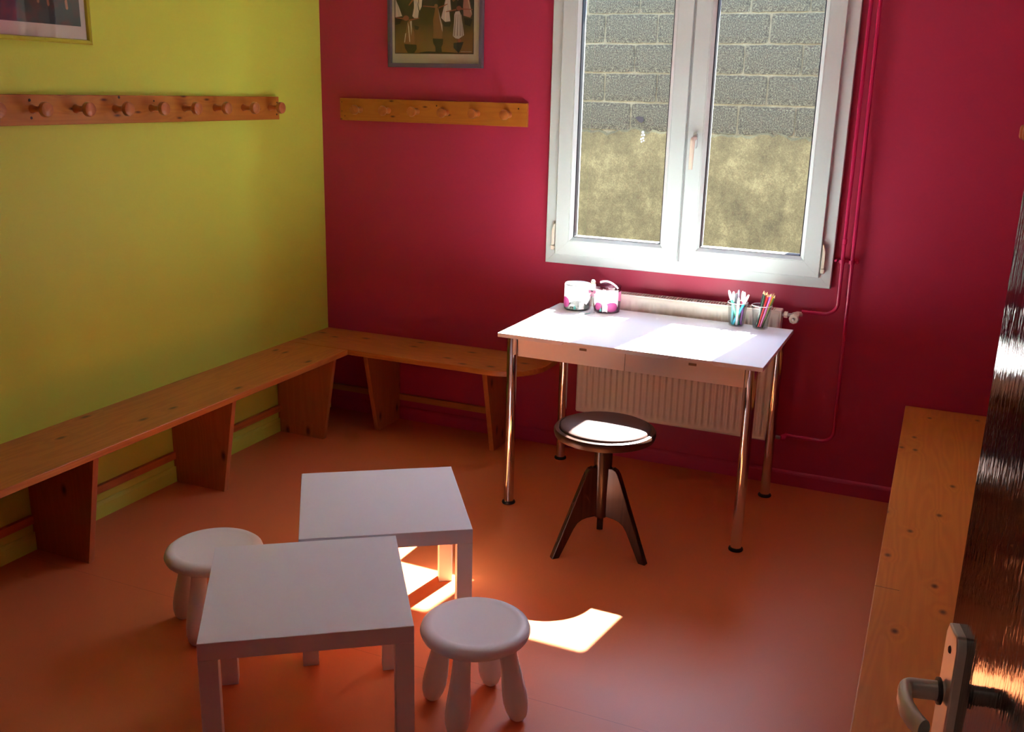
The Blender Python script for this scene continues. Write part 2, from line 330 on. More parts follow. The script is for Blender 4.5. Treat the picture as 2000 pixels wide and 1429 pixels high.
def block_mesh(w, h):
    b = BM(); nx, nz = 8, 5; g = {}
    for i in range(nx + 1):
        for k in range(nz + 1):
            e = i in (0, nx) or k in (0, nz); c = (i in (0, nx)) and (k in (0, nz))
            x = -w / 2 + w * i / nx + random.uniform(-.0022, .0022); z = -h / 2 + h * k / nz + random.uniform(-.0022, .0022)
            g[i, k] = b.verts.new((x * (.985 if c else 1), (.006 if e else 0) + random.uniform(-.0012, .0012), z * (.97 if c else 1)))
    for i in range(nx):
        for k in range(nz): b.faces.new((g[i, k], g[i + 1, k], g[i + 1, k + 1], g[i, k + 1]))
    per = [(i, 0) for i in range(nx)] + [(nx, k) for k in range(nz)] + [(i, nz) for i in range(nx, 0, -1)] + [(0, k) for k in range(nz, 0, -1)]
    bv = [b.verts.new((g[q].co.x, .03, g[q].co.z)) for q in per]
    for i in range(len(per)): j = (i + 1) % len(per); b.faces.new((g[per[i]], bv[i], bv[j], g[per[j]]))
    me = bpy.data.meshes.new('block'); bmesh.ops.recalc_face_normals(b, faces=b.faces); b.to_mesh(me); b.free(); me.materials.append(m_block); return me
bms = [block_mesh(.375, .187) for _ in range(8)]
jog = {0: [.0, .0, .0], }
for (z0, xj) in rows:
    for k in range(-4, 4):
        xc = xj + .387 * (k + .5)
        o = bpy.data.objects.new('block', random.choice(bms)); col.objects.link(o); o.parent = gw
        o.location = (xc + random.uniform(-.003, .003), GY + random.uniform(-.003, .002), z0 + .1); o.rotation_euler = (random.uniform(-.008, .008), random.uniform(-.004, .004), random.uniform(-.008, .008))
        if random.random() < .5: o.scale = (-1, 1, 1)
# chipped hole and white splash seen through the left pane
b = BM(); prism(b, [(-.035, .012), (-.01, .02), (.022, .018), (.03, -.012), (.012, -.026), (-.012, -.016)], lambda p: (p[0], 0, p[1]), lambda p: (p[0] * .8, .02, p[1] * .8))
o = obj('chipped_hole', b, m_dark, gw); o.location = (1.083, GY - .0125, 1.641)
b = BM()
for (dx, dz, r) in [(0, .03, .011), (.010, .012, .008), (-.006, .010, .007), (.004, -.010, .009), (-.010, -.018, .008), (.009, -.028, .007), (-.006, -.036, .007)]:
    lathe(b, [(0, .002), (r * .7, .0018), (r, 0)], (dx, 0, dz), 'Y', 10)
o = obj('paint_splash', b, mat('whitewash', (.38, .36, .30), .8), gw); o.location = (1.11, GY - .0125, 1.52)

# ------------------------------------------------------------ window
def frame_ring(b, x0, x1, z0, z1, prof, gap=.0003):
    """prof: closed outline of (inset from the outer edge, y); mitred bars, each one separate"""
    cor = [(x0, z0, 1, 1), (x1, z0, -1, 1), (x1, z1, -1, -1), (x0, z1, 1, -1)]
    for s in range(4):
        A = cor[s]; B = cor[(s + 1) % 4]; dx = 1 if B[0] > A[0] else -1 if B[0] < A[0] else 0; dz = 1 if B[1] > A[1] else -1 if B[1] < A[1] else 0
        prism(b, prof, lambda p: (A[0] + A[2] * p[0] + dx * gap, p[1], A[1] + A[3] * p[0] + dz * gap), lambda p: (B[0] + B[2] * p[0] - dx * gap, p[1], B[1] + B[3] * p[0] - dz * gap))
    return b
b = BM()
frame_ring(b, 1.344, 2.736, .982, 2.55, [(0, -.001), (0, -.026), (.003, -.030), (.058, -.030), (.058, .07), (.03, .07), (.03, -.001)])
win = struct('window_1', b, m_upvc)
m_seam = mat('joint_shadow_seal', (.30, .29, .28), .7)
def sash(x0, x1, handle_side=None):
    z0, z1 = 1.030, 2.455; W = .070
    b = BM(); frame_ring(b, x0, x1, z0, z1, [(0, -.008), (0, -.046), (.003, -.050), (W, -.050), (W, .028), (.006, .028), (.006, -.008)])
    s = obj('sash', b, m_upvc, win)
    b = BM(); frame_ring(b, x0 + W + .0008, x1 - W - .0008, z0 + W + .0008, z1 - W - .0008, [(0, -.0496), (.004, -.0496), (.0195, -.036), (.0195, -.012), (0, -.012)])
    obj('glazing_bead', b, m_upvc, s)
    g = W + .0225
    b = BM(); frame_ring(b, x0 + W + .0205, x1 - W - .0205, z0 + W + .0205, z1 - W - .0205, [(0, -.034), (.003, -.035), (.005, -.030), (.005, -.0037), (0, -.0037)], 0)
    obj('gasket', b, m_gask, s)
    b = BM(); frame_ring(b, x0 + W + .004, x1 - W - .004, z0 + W + .004, z1 - W - .004, [(0, .004), (.0215, .004), (.0215, .012), (0, .022)], 0)
    obj('outer_rebate', b, m_upvc, s)
    obj('pane', bx(x0 + W + .006, x1 - W - .006, -.0035, .0015, z0 + W + .006, z1 - W - .006), m_glass, s)
    return s
s1 = sash(1.401, 2.027); s2 = sash(2.037, 2.683)
# meeting seal between the two sashes
obj('meeting_seal', bx(2.0275, 2.0365, -.040, -.03, 1.045, 2.44), m_grey, s1)
# handle: rose, neck and a lever hanging down
b = BM(); prism(b, [(x * .0125, z * .034 + 1.612) for x, z in [(-1, -.75), (-.7, -1), (.7, -1), (1, -.75), (1, .75), (.7, 1), (-.7, 1), (-1, .75)]], lambda p: (2.074 + p[0], -.0502, p[1]), lambda p: (2.074 + p[0] * .92, -.060, p[1]))
h = obj('handle', b, m_upvc, s2, bevel=.002)
h2 = BM(); tube(h2, fillet([(2.074, -.058, 1.622), (2.074, -.098, 1.622), (2.074, -.104, 1.485)], .012, 6), [.010] * 8 + [.008], 14, flat=(1.15, .8, (1, 0, 0)))
obj('handle_lever', h2, m_cream, s2, smooth=True)
# hinges at the lower corners: tapered cover above, small bearing below
for xh, sx in ((1.396, -1), (2.688, 1)):
    b = BM(); prism(b, [(0, 1.075), (sx * .013, 1.075), (sx * .013, 1.150), (sx * .002, 1.182), (0, 1.182)], lambda p: (xh + p[0], -.0305, p[1]), lambda p: (xh + p[0], -.052, p[1]))
    hh = obj('hinge', b, m_cream, win, bevel=.0015)
    obj('hinge_bearing', bx(xh + min(0, sx * .016), xh + max(0, sx * .016), -.054, -.0305, 1.052, 1.072), m_cream, hh, bevel=.002)

# ------------------------------------------------------------ heating pipes
m_pipe = mat('raspberry_gloss_pipe', (.52, .02, .10), .25, spec=.6)
PY = -.040
p1 = empty('heating_pipe', (2.77, PY, .9), 0, 'raspberry heating pipe nearer the window, bending left into the upper radiator valve', 'pipe')
p2 = empty('heating_pipe', (2.812, PY, .3), 0, 'raspberry heating pipe further from the window, running down to the radiator foot', 'pipe')
def loc(o, pts): return [Vector(p) - Vector(o.location) for p in pts]
def pipe(o, pts, r): obj('pipe_run', tube(BM(), loc(o, fillet(pts, .055, 10)), r, 16), m_pipe, o, smooth=True)
pipe(p1, [(2.768, PY, ZC - .005), (2.778, PY, .868), (2.625, PY, .868)], .0085)
pipe(p2, [(2.803, PY, ZC - .005), (2.826, PY, .262), (2.625, PY, .262)], .0085)
for z in (1.19,):
    obj('joint_collar', lathe(BM(), [(.0087, 0), (.011, .002), (.011, .024), (.0087, .026)], loc(p1, [(2.776, PY, z)])[0], 'Z', 16), m_pipe, p1, smooth=True)
c = empty('pipe_clip', (2.79, -.012, 1.113), 0, 'double saddle clip fixing both raspberry pipes to the wall', 'pipe clip')
b = BM(); box(b, -.048, .054, -.008, .012, -.007, .007); obj('clip_bar', b, m_pipe, c, bevel=.002)
for dx in (-.043, .048): obj('screw', lathe(BM(), [(0, .012), (.005, .011), (.008, .006), (.008, 0)], (dx, -.008, 0), 'Y', 14), m_pipe, c, smooth=True)
for dx in (-.0145, .0255): obj('clip_ring', lathe(BM(), [(.0088, -.008), (.0125, -.008), (.0125, .008), (.0088, .008)], (dx, PY + .012, 0), 'Z', 18, closed=True), m_pipe, c, smooth=True)

# ------------------------------------------------------------ radiator
RX0, RX1, RZ0, RZ1, RY = 1.573, 2.541, .244, .874, -.120
rad = empty('radiator', (2.05, -.08, RZ0), 0, 'cream panel radiator with pressed vertical ribs under the window behind the desk', 'radiator')
def rl(x, y, z): return (x - 2.05, y + .08, z - RZ0)
b = BM(); ribs = 29; per = 8; zs = [0, .008, .022, .032, .042, .055, .09]; H = RZ1 - RZ0; zs = zs + [H - z for z in zs[::-1]]
xs = [RX0, RX0 + .004, RX0 + .022] + [RX0 + .03 + (RX1 - RX0 - .06) * i / (ribs * per) for i in range(ribs * per + 1)] + [RX1 - .022, RX1 - .004, RX1]
def fy(i, k):
    x = xs[i]; j = i - 3; edge = min(x - RX0, RX1 - x); ez = min(zs[k], H - zs[k])
    y = 0
    if edge < .003 or ez < .003: y = .012
    elif 0 <= j <= ribs * per and ez > .022:
        a = .5 - .5 * math.cos(2 * math.pi * j / per); a = min(1, max(0, (a - .15) * 1.5)); amp = min(1, (ez - .022) / .03); y = .0085 * (1 - a) * amp
    return RY + y
g = [[b.verts.new(rl(xs[i], fy(i, k), RZ0 + zs[k])) for k in range(len(zs))] for i in range(len(xs))]
for i in range(len(xs) - 1):
    for k in range(len(zs) - 1): b.faces.new((g[i][k], g[i + 1][k], g[i + 1][k + 1], g[i][k + 1]))
obj('front_panel', b, m_radi, rad, smooth='all')
b = BM(); box(b, *[v for q in zip(rl(RX0 + .01, -.054, RZ0 + .01), rl(RX1 - .01, -.048, RZ1 - .07)) for v in q]); obj('back_panel', b, m_radi, rad)
b = BM()
for i in range(60):
    x = RX0 + .03 + i * (RX1 - RX0 - .06) / 59; box(b, *[v for q in zip(rl(x, -.104, RZ0 + .03), rl(x + .0012, -.058, RZ1 - .10)) for v in q])
tag(obj('convector_fins', b, m_radi, rad), kind='stuff')
for xa, xb in ((RX0 - .003, RX0 + .002), (RX1 - .002, RX1 + .003)):
    obj('side_cover', bx(*[v for q in zip(rl(xa, -.114, RZ0 + .006), rl(xb, -.046, RZ1)) for v in q]), m_radi, rad, bevel=.003)
b = BM()
box(b, *[v for q in zip(rl(RX0, -.116, RZ1 - .003), rl(RX1, -.1125, RZ1 + .002)) for v in q]); box(b, *[v for q in zip(rl(RX0, -.051, RZ1 - .003), rl(RX1, -.046, RZ1 + .002)) for v in q])
box(b, *[v for q in zip(rl(RX0, -.1125, RZ1 - .003), rl(RX0 + .03, -.051, RZ1 + .002)) for v in q]); box(b, *[v for q in zip(rl(RX1 - .03, -.1125, RZ1 - .003), rl(RX1, -.051, RZ1 + .002)) for v in q])
gr = obj('top_grille', b, m_radi, rad)
b = BM(); nsl = 68
for i in range(nsl):
    x = RX0 + .03 + (i + .5) * (RX1 - RX0 - .06) / nsl; box(b, *[v for q in zip(rl(x - .0026, -.1125, RZ1 - .003), rl(x + .0026, -.051, RZ1 + .0015)) for v in q])
tag(obj('grille_slats', b, m_radi, gr), kind='stuff')
# valves
def valve(z, full):
    v = obj('valve', tube(BM(), [rl(RX1 + .001, -.083, z), rl(RX1 + .052, -.083, z)], .009, 14), m_steel, rad, smooth=True)
    obj('valve_nut', lathe(BM(), [(0, 0), (.016, 0), (.016, .016), (0, .016)], rl(RX1 + .012, -.083, z), 'X', 6), m_cream if full else m_pipe, v, bevel=.001)
    obj('valve_elbow', tube(BM(), [rl(RX1 + .05, -.083, z), rl(RX1 + .062, -.075, z), rl(RX1 + .066, PY, z), rl(RX1 + .088, PY, z)], [.013, .015, .012, .0095], 14), m_cream if full else m_pipe, v, smooth=True)
    if full:
        obj('valve_knob', lathe(BM(), [(.009, -.002), (.020, .0), (.024, .012), (.021, .030), (.010, .032), (.009, .026), (0, .026)], rl(RX1 + .060, -.088, z - .012), 'Y', 8), m_cream, v, bevel=.0015)
        obj('knob_screw', lathe(BM(), [(0, .032), (.005, .031), (.007, .026)], rl(RX1 + .060, -.088, z - .012), 'Y', 12), m_chrome, v, smooth=True)
valve(.855, True); valve(.262, False)
for xx in (RX0 + .15, RX1 - .15): obj('wall_bracket', bx(*[v for q in zip(rl(xx, -.050, RZ0 + .05), rl(xx + .03, -.001, RZ1 - .08)) for v in q]), m_radi, rad)

# ------------------------------------------------------------ desk
DA = R(-.82); DW, DD, DH = 1.138, .724, .8035
desk = empty('desk', (1.462, -.858, 0), DA, 'white laminate desk on chrome tube legs in front of the radiator', 'desk')
b = BM(); T = .018
box(b, 0, DW, .022, DD, DH - T, DH)
prof = [(0, 0), (0, -T), (.298, -T), (.306, -.007), (.498, -.007), (.506, -T), (.758, -T), (.766, -.007), (.938, -.007), (.946, -T), (DW, -T), (DW, 0)]
prism(b, prof, lambda p: (p[0], 0, DH + p[1]), lambda p: (p[0], .022, DH + p[1]))
obj('tabletop', b, m_lam, desk, bevel=.0012)
zb, zt = .706, DH - T - .0005
b = BM(); box(b, .075, DW - .075, DD - .06, DD - .045, zb, zt); box(b, .055, .070, .03, DD - .03, zb, zt); box(b, DW - .070, DW - .055, .03, DD - .03, zb, zt); box(b, .075, DW - .075, .085, DD - .065, zb, zb + .006)
obj('apron', b, m_drawer, desk, bevel=.001)
mid = .565
for xa, xb, xl in ((.0765, mid - .001, .378), (mid + .001, DW - .0765, .850)):
    d = obj('drawer', bx(xa, xb, .048, .064, zb - .008, zt - .0015), m_drawer, desk, bevel=.0015)
    lp = bx(xl - .016, xl + .016, .0465, .0485, zt - .024, zt - .014); obj('label_plate', lp, mat('bronze_plate', (.25, .17, .09), .4, metal=.6), d)
for lx, ly in ((.049, .049), (DW - .049, .049), (DW - .049, DD - .040), (.049, DD - .040)):
    l = obj('leg', lathe(BM(), [(0, DH - T - .0005), (.0225, DH - T - .0005), (.0225, .012), (0, .012)], (lx, ly, 0), 'Z', 40), m_chrome, desk, smooth=True)
    obj('foot', lathe(BM(), [(0, .0), (.029, 0), (.031, .004), (.029, .010), (.0232, .014), (0, .014)], (lx, ly, 0), 'Z', 28), m_rub, l, smooth=True)
DTOP = DH
def on_desk(x, y): return (x, y, DTOP + .0004)

# ------------------------------------------------------------ low square tables
def low_table(x, y, a, label):
    t = empty('side_table', (x, y, 0), R(a), label, 'table', 'low square white tables')
    obj('tabletop', bx(0, .55, 0, .55, .40, .45), m_lack, t, bevel=.0015)
    for i, j in ((0, 0), (1, 0), (1, 1), (0, 1)):
        lx, ly = i * .5, j * .5
        obj('leg', bx(lx, lx + .05, ly, ly + .05, 0, .3997), m_lack, t, bevel=.0015)
    return t
low_table(1.5757, -2.9152, 35.34, 'white square low table nearest the camera, its far corner against the other low table')
low_table(1.4506, -2.3094, 34.52, 'white square low table behind the front one, with sunlight on the floor under it')

# ------------------------------------------------------------ white plastic children's stools
def child_stool(x, y, a, label):
    s = empty('child_stool', (x, y, 0), R(a), label, 'stool', 'round white plastic stools')
    prof = [(0, .252), (.120, .252), (.146, .256), (.159, .265), (.164, .277), (.160, .289), (.150, .297), (.138, .2995), (.128, .298), (.120, .296), (0, .296)]
    obj('seat', lathe(BM(), prof, (0, 0, 0), 'Z', 72), m_stool, s, smooth='all')
    for k in range(4):
        an = R(90 * k); d = Vector((math.cos(an), math.sin(an), 0)); top = d * .098 + Vector((0, 0, .256)); bot = d * .143 + Vector((0, 0, .002))
        ax = (bot - top); Ln = ax.length; ax.normalize(); u = ax.orthogonal().normalized(); v = ax.cross(u)
        pr = [(0, 0), (.025, .0), (.026, .03), (.028, .07), (.0325, .12), (.0365, .165), (.037, .195), (.0335, .222), (.026, Ln - .013), (.018, Ln - .004), (.010, Ln - .001), (0, Ln - .0005)]
        obj('leg', lathe(BM(), pr, top, (u, v, ax), 32), m_stool, s, smooth='all')
    return s
child_stool(2.050, -2.275, 4, 'round white plastic stool right of the front low table, before the sunlit floor patch')
child_stool(1.036, -2.222, 10, 'round white plastic stool partly hidden behind the left corner of the front low table')

# ------------------------------------------------------------ dark wooden swivel stool
ws = empty('swivel_stool', (2.039, -1.078, 0), 0, 'dark wooden swivel stool with brown padded round seat and three splayed legs before the desk', 'stool')
SZ = .533
obj('seat_rim', lathe(BM(), [(0, SZ - .038), (.190, SZ - .038), (.199, SZ - .034), (.203, SZ - .020), (.203, SZ - .010), (.199, SZ - .003), (.188, SZ), (.182, SZ - .003), (0, SZ - .003)], (0, 0, 0), 'Z', 80), m_dwoodx, ws, smooth=True)
obj('seat_pad', lathe(BM(), [(.181, SZ - .003), (.181, SZ + .003), (.174, SZ + .0085), (.150, SZ + .014), (.09, SZ + .018), (0, SZ + .0195)], (0, 0, 0), 'Z', 80), m_leather, ws, smooth='all')
obj('column', lathe(BM(), [(0, .150), (.024, .150), (.030, .156), (.0315, .175), (.036, .34), (.0375, .44), (.038, SZ - .0382), (0, SZ - .0382)], (0, 0, 0), 'Z', 36), m_dwood, ws, smooth=True)
# legs: flat boards, shouldered at the top, splayed to the floor
outl = [(.028, .368), (.050, .372), (.066, .366), (.078, .350), (.090, .322), (.221, .0), (.190, .0), (.128, .118), (.112, .140), (.092, .152), (.070, .157), (.028, .159)]
for an in (math.atan2(-.164, -.149), math.atan2(-.047, .216), math.atan2(.211, -.068)):
    d = Vector((math.cos(an), math.sin(an), 0)); s_ = Vector((-math.sin(an), math.cos(an), 0)); t = .0135
    b = BM(); prism(b, outl, lambda p: d * p[0] + s_ * t + Vector((0, 0, p[1])), lambda p: d * p[0] - s_ * t + Vector((0, 0, p[1])))
    obj('leg', b, m_dwood, ws, bevel=.003)

# ------------------------------------------------------------ benches
BH, BD, BT = .4783, .380, .028
def support(parent, f, front_bot, front_top, t=.027, name='support'):
    """tapered upright board; f(l, d, z) -> world; l across the thickness, d away from the wall"""
    b = BM(); pr = [(.012, 0), (front_bot, 0), (front_top, BH - BT - .0004), (.003, BH - BT - .0004), (.003, .076), (.012, .076)]
    prism(b, pr, lambda p: f(0, p[0], p[1]), lambda p: f(t, p[0], p[1]))
    return obj(name, b, m_pZ, parent, bevel=.0015)
lb = empty('wall_bench', (0, -.381, 0), 0, 'long varnished pine bench along the yellow wall', 'bench')
obj('seat', bx(.001, BD, -3.55, 0, BH - BT, BH), m_pY, lb, bevel=.0025)
for y in (-.470, -1.268, -2.062, -2.86, -3.6):
    support(lb, lambda l, d, z, y=y: (d, y + .381 - l + .0, z), .290, .368)
for ya, yb in ((-.0, -.085), (-.120, -.8825), (-.9175, -1.677), (-1.712, -2.475), (-2.51, -3.21)):
    obj('rail', bx(.0005, .020, yb, ya, .116, .150), m_pY, lb, bevel=.001)
bb = empty('wall_bench', (0, 0, 0), 0, 'short varnished pine bench with rounded end under the coat rack on the raspberry wall', 'bench')
outp = [(.001, -.001), (.001, -.380), (1.195, -.380)]
for i in range(1, 15):
    a = R(-90 + 90 * i / 14); outp.append((1.195 + .228 * math.cos(a), -.150 + .230 * math.sin(a)))
outp.append((1.423, -.001))
b = BM(); prism(b, outp, lambda p: (p[0], p[1], BH - BT), lambda p: (p[0], p[1], BH)); obj('seat', b, m_pX, bb, bevel=.0025)
for x in (.462, 1.160): support(bb, lambda l, d, z, x=x: (x - l * 0 - .013 + l, -d, z), .238, .345)
for xa, xb in ((.03, .447), (.478, 1.144)): obj('rail', bx(xa, xb, -.020, -.0005, .116, .150), m_pX, bb, bevel=.001)
rb = empty('wall_bench', (3.117, -.001, 0), 0, 'varnished pine bench along the right wall beside the glossy dark door', 'bench')
RW = XR - 3.117 - .001
obj('seat', bx(0, RW, -3.15, 0, BH - BT, BH), m_pYr, rb, bevel=.0025)
for y in (-.32, -1.15, -1.98, -2.8): 
    b = BM(); pr = [(RW - .014, 0), (.10, 0), (.02, BH - BT - .0004), (RW - .002, BH - BT - .0004), (RW - .002, .076), (RW - .014, .076)]
    prism(b, pr, lambda p: (p[0], y, p[1]), lambda p: (p[0], y - .027, p[1])); obj('support', b, m_pZ, rb, bevel=.0015)
# split seam part way across the right bench
obj('crack', bx(.0, .066, -1.8735, -1.8715, BH - .0003, BH + .0003), mat('crack_dark', (.12, .04, .015), .6), rb)

# ------------------------------------------------------------ coat racks
def peg_mesh(b, c, axis, L=.078, rs=.011, rh=.027):
    pr = [(0, 0), (.0165, 0), (.0165, .004), (.013, .009), (rs, .022), (rs, L * .52), (.014, L * .62), (rh * .8, L * .67), (rh, L * .76), (rh, L * .88), (rh * .93, L * .96), (rh * .7, L), (0, L * 1.005)]
    return lathe(b, pr, c, axis, 28)
m_hole = mat('screw_hole', (.03, .015, .01), .6)
def dot(parent, c, axis, r):
    obj('screw_hole', lathe(BM(), [(0, .0006), (r, .0005), (r, 0)], c, axis, 12), m_hole, parent)
def coat_rack(name_loc, label, board, bmat, pegs, axis, pm, holes, L=.078, rh=.027):
    r = empty('coat_rack', name_loc, 0, label, 'coat rack')
    bd_ = obj('board', bx(*board), bmat, r, bevel=.002)
    for c in pegs: obj('peg', peg_mesh(BM(), c, axis, L, rh=rh), pm, r, smooth=True)
    for c, rr in holes: dot(bd_, c, axis, rr)
    return r
ys = [-.487 - .2015 * i for i in range(11)]
coat_rack((0, 0, 1.702), 'long pine coat rack with turned pegs on the yellow wall', (.001, .022, -2.75, -.409, -.055, .056), m_rackY, [(.022, y, .004) for y in ys], 'X', m_peg,
          [((.022, -.425, .028), .004), ((.022, -.43, -.03), .005), ((.022, -1.905, .036), .0055), ((.022, -1.905, -.028), .0055), ((.022, -1.275, .034), .004), ((.022, -1.47, .048), .006)], .082, .028)
coat_rack((.675, 0, 1.699), 'short pine coat rack with six pegs on the raspberry wall', (-.545, .544, -.022, -.001, -.057, .057), m_rackX, [(x - .675, -.022, .0) for x in (.257, .428, .600, .773, .947, 1.122)], 'Y', m_pegY,
          [((.04, -.022, .032), .004), ((.498, -.022, .030), .004), ((-.533, -.022, .037), .0025), ((-.533, -.022, -.01), .0025), ((-.515, -.022, -.035), .003)], .070, .0245)
coat_rack((XR, 0, 1.702), 'pine coat rack on the right wall, only its end peg showing past the dark door', (-.022, -.001, -2.6, -.03, -.055, .056), m_rackY, [(-.022, -.10 - .2015 * i, .0) for i in range(12)], (Vector((0, 1, 0)), Vector((0, 0, -1)), Vector((-1, 0, 0))), m_peg, [], .080, .028)

# ------------------------------------------------------------ pictures
m_limef = mat('lime_frame', (.50, .52, .03), .35, spec=.5)
m_greyf = mat('plum_grey_frame', (.10, .075, .10), .5)
m_matb = mat('picture_mount', (.56, .50, .38), .7)
m_mata = mat('pale_mount', (.62, .56, .52), .7)
m_pglass = glass('picture_glass', (.97, .97, .96), 1.35)
# left: only its lower right corner is in view
pa = empty('framed_picture', (.001, -2.10, 1.947), 0, 'lime green framed dark stage photograph with pale mount, high on the yellow wall', 'picture')
def ringX(b, y0, y1, z0, z1, w, d0, d1):   # frame on the x = const wall
    for q in (0, 1, 2, 3):
        A = [(y0, z0, 1, 1), (y1, z0, -1, 1), (y1, z1, -1, -1), (y0, z1, 1, -1)]; P, Q = A[q], A[(q + 1) % 4]
        prism(b, [(0, d0), (0, d1 - .004), (.006, d1), (w - .004, d1 - .004), (w, d0 + .004), (w, d0)], lambda p: (p[1], P[0] + P[2] * p[0], P[1] + P[3] * p[0]), lambda p: (p[1], Q[0] + Q[2] * p[0], Q[1] + Q[3] * p[0]))
    return b
obj('frame', ringX(BM(), -.60, .524, 0, .62, .019, 0, .020), m_limef, pa)
obj('mount', bx(.002, .006, -.585, .510, .012, .608), m_mata, pa)
def stage_mat():
    m = mat('dark_stage_print', (.02, .015, .015), .6); nt = m.node_tree; L = nt.links; N = nt.nodes.new; b = nt.nodes['Principled BSDF']
    tc = N('ShaderNodeTexCoord'); n = N('ShaderNodeTexNoise'); n.inputs['Scale'].default_value = 16; n.inputs['Detail'].default_value = 4; L.new(tc.outputs['Object'], n.inputs['Vector'])
    r = N('ShaderNodeValToRGB'); L.new(n.outputs['Fac'], r.inputs[0]); e = r.color_ramp.elements
    e[0].position = .38; e[0].color = (.018, .022, .020, 1); e[1].position = .66; e[1].color = (.085, .016, .010, 1); q = e.new(.5); q.color = (.030, .022, .018, 1)
    L.new(r.outputs[0], b.inputs['Base Color']); return m
m_flame = mat('print_amber_figures', (.45, .17, .08), .6)
b = BM(); box(b, .0061, .0066, -.570, .481, .066, .575)
for y, z, s in [(.335, .128, 1), (.29, .135, 1.1), (.42, .122, 1.2), (.20, .150, 1), (.13, .155, .8), (.05, .16, .9), (-.05, .17, 1), (-.17, .165, .9), (-.3, .17, 1)]:
    prism(b, [(y - .006 * s, z + .03), (y - .004 * s, z + .005), (y + .001, z), (y + .006 * s, z + .006), (y + .004 * s, z + .03), (y + .002, z + .05)], lambda p: (.0066, p[0], p[1]), lambda p: (.0068, p[0], p[1]), 1)
obj('print', b, None, pa, mats=[stage_mat(), m_flame])
obj('glazing', bx(.0085, .0095, -.582, .507, .018, .604), m_pglass, pa)
# right: dancers in long white dresses on an amber stage
pb_ = empty('framed_picture', (.698, -.001, 1.918), 0, 'plum grey framed photograph of dancers in long white dresses above the short coat rack', 'picture')
b = BM()
def ringY(b, x0, x1, z0, z1, w, d0, d1):
    for q in range(4):
        A = [(x0, z0, 1, 1), (x1, z0, -1, 1), (x1, z1, -1, -1), (x0, z1, 1, -1)]; P, Q = A[q], A[(q + 1) % 4]
        prism(b, [(0, -d0), (0, -d1 + .003), (.003, -d1), (w - .002, -d1), (w, -d1 + .005), (w, -d0)], lambda p: (P[0] + P[2] * p[0], p[1], P[1] + P[3] * p[0]), lambda p: (Q[0] + Q[2] * p[0], p[1], Q[1] + Q[3] * p[0]))
    return b
obj('frame', ringY(BM(), -.271, .271, 0, .66, .021, 0, .020), m_greyf, pb_)
obj('mount', bx(-.257, .257, -.006, -.002, .014, .646), m_matb, pb_)
def stage2():
    m = mat('amber_stage_print', (.16, .08, .02), .6); nt = m.node_tree; L = nt.links; N = nt.nodes.new; b = nt.nodes['Principled BSDF']
    tc = N('ShaderNodeTexCoord'); sp = N('ShaderNodeSeparateXYZ'); L.new(tc.outputs['Object'], sp.inputs[0])
    n = N('ShaderNodeTexNoise'); n.inputs['Scale'].default_value = 14; n.inputs['Detail'].default_value = 5; L.new(tc.outputs['Object'], n.inputs['Vector'])
    a = N('ShaderNodeMath'); a.operation = 'MULTIPLY_ADD'; L.new(n.outputs['Fac'], a.inputs[0]); a.inputs[1].default_value = .10; L.new(sp.outputs[2], a.inputs[2])
    r = N('ShaderNodeValToRGB'); mr = N('ShaderNodeMapRange'); mr.inputs[1].default_value = .08; mr.inputs[2].default_value = .45; L.new(a.outputs[0], mr.inputs[0]); L.new(mr.outputs[0], r.inputs[0])
    e = r.color_ramp.elements; e[0].position = 0; e[0].color = (.24, .12, .03, 1); e[1].position = .75; e[1].color = (.040, .034, .016, 1); q = e.new(.35); q.color = (.17, .09, .026, 1); q = e.new(.5); q.color = (.075, .055, .02, 1)
    L.new(r.outputs[0], b.inputs['Base Color']); return m
mW = mat('print_white_dress', (.58, .50, .45), .6); mW2 = mat('print_cream_fold', (.72, .62, .50), .6); mT = mat('print_tan_dress', (.25, .12, .045), .6); mS = mat('print_skin_red', (.30, .10, .05), .6); mK = mat('print_shadow', (.022, .020, .012), .6); mR = mat('print_rose_dress', (.40, .19, .14), .6); mF = mat('print_fold', (.24, .17, .14), .6); mL = mat('print_edge', (.02, .012, .008), .6)
pm = [stage2(), mW, mW2, mT, mS, mK, mR, mF, mL]
b = BM(); box(b, -.2345, .2165, -.0064, -.0061, .067, .60, 8); box(b, -.231, .213, -.0067, -.0064, .0705, .597, 0)
PX0, PZ0, PS = -.231, .0705, .444 / 1400.      # picture-space px (crop px 245..1645 ; bottom at 965)
def pp(u, v): return (PX0 + (u - 250) * PS, PZ0 + (962 - v) * PS * 1.0)
lay = [0]
def poly(pts, mi):
    lay[0] += 1; y = -.0067 - .00001 * lay[0]
    c = [pp(*p) for p in pts]; c = [(min(.212, max(-.230, x)), max(.0712, z)) for x, z in c]
    prism(b, c, lambda p: (p[0], y, p[1]), lambda p: (p[0], y + .000005, p[1]), mi)
def disc(u, v, r, mi, sx=1, sy=1): poly([(u + r * sx * math.cos(a * math.pi / 6), v + r * sy * math.sin(a * math.pi / 6)) for a in range(12)], mi)
def arm(u0, v0, u1, v1, w, mi):
    d = Vector((u1 - u0, v1 - v0)).normalized(); n_ = Vector((-d.y, d.x)) * w
    poly([(u0 + n_.x, v0 + n_.y), (u1 + n_.x * .5, v1 + n_.y * .5), (u1 - n_.x * .5, v1 - n_.y * .5), (u0 - n_.x, v0 - n_.y)], mi)
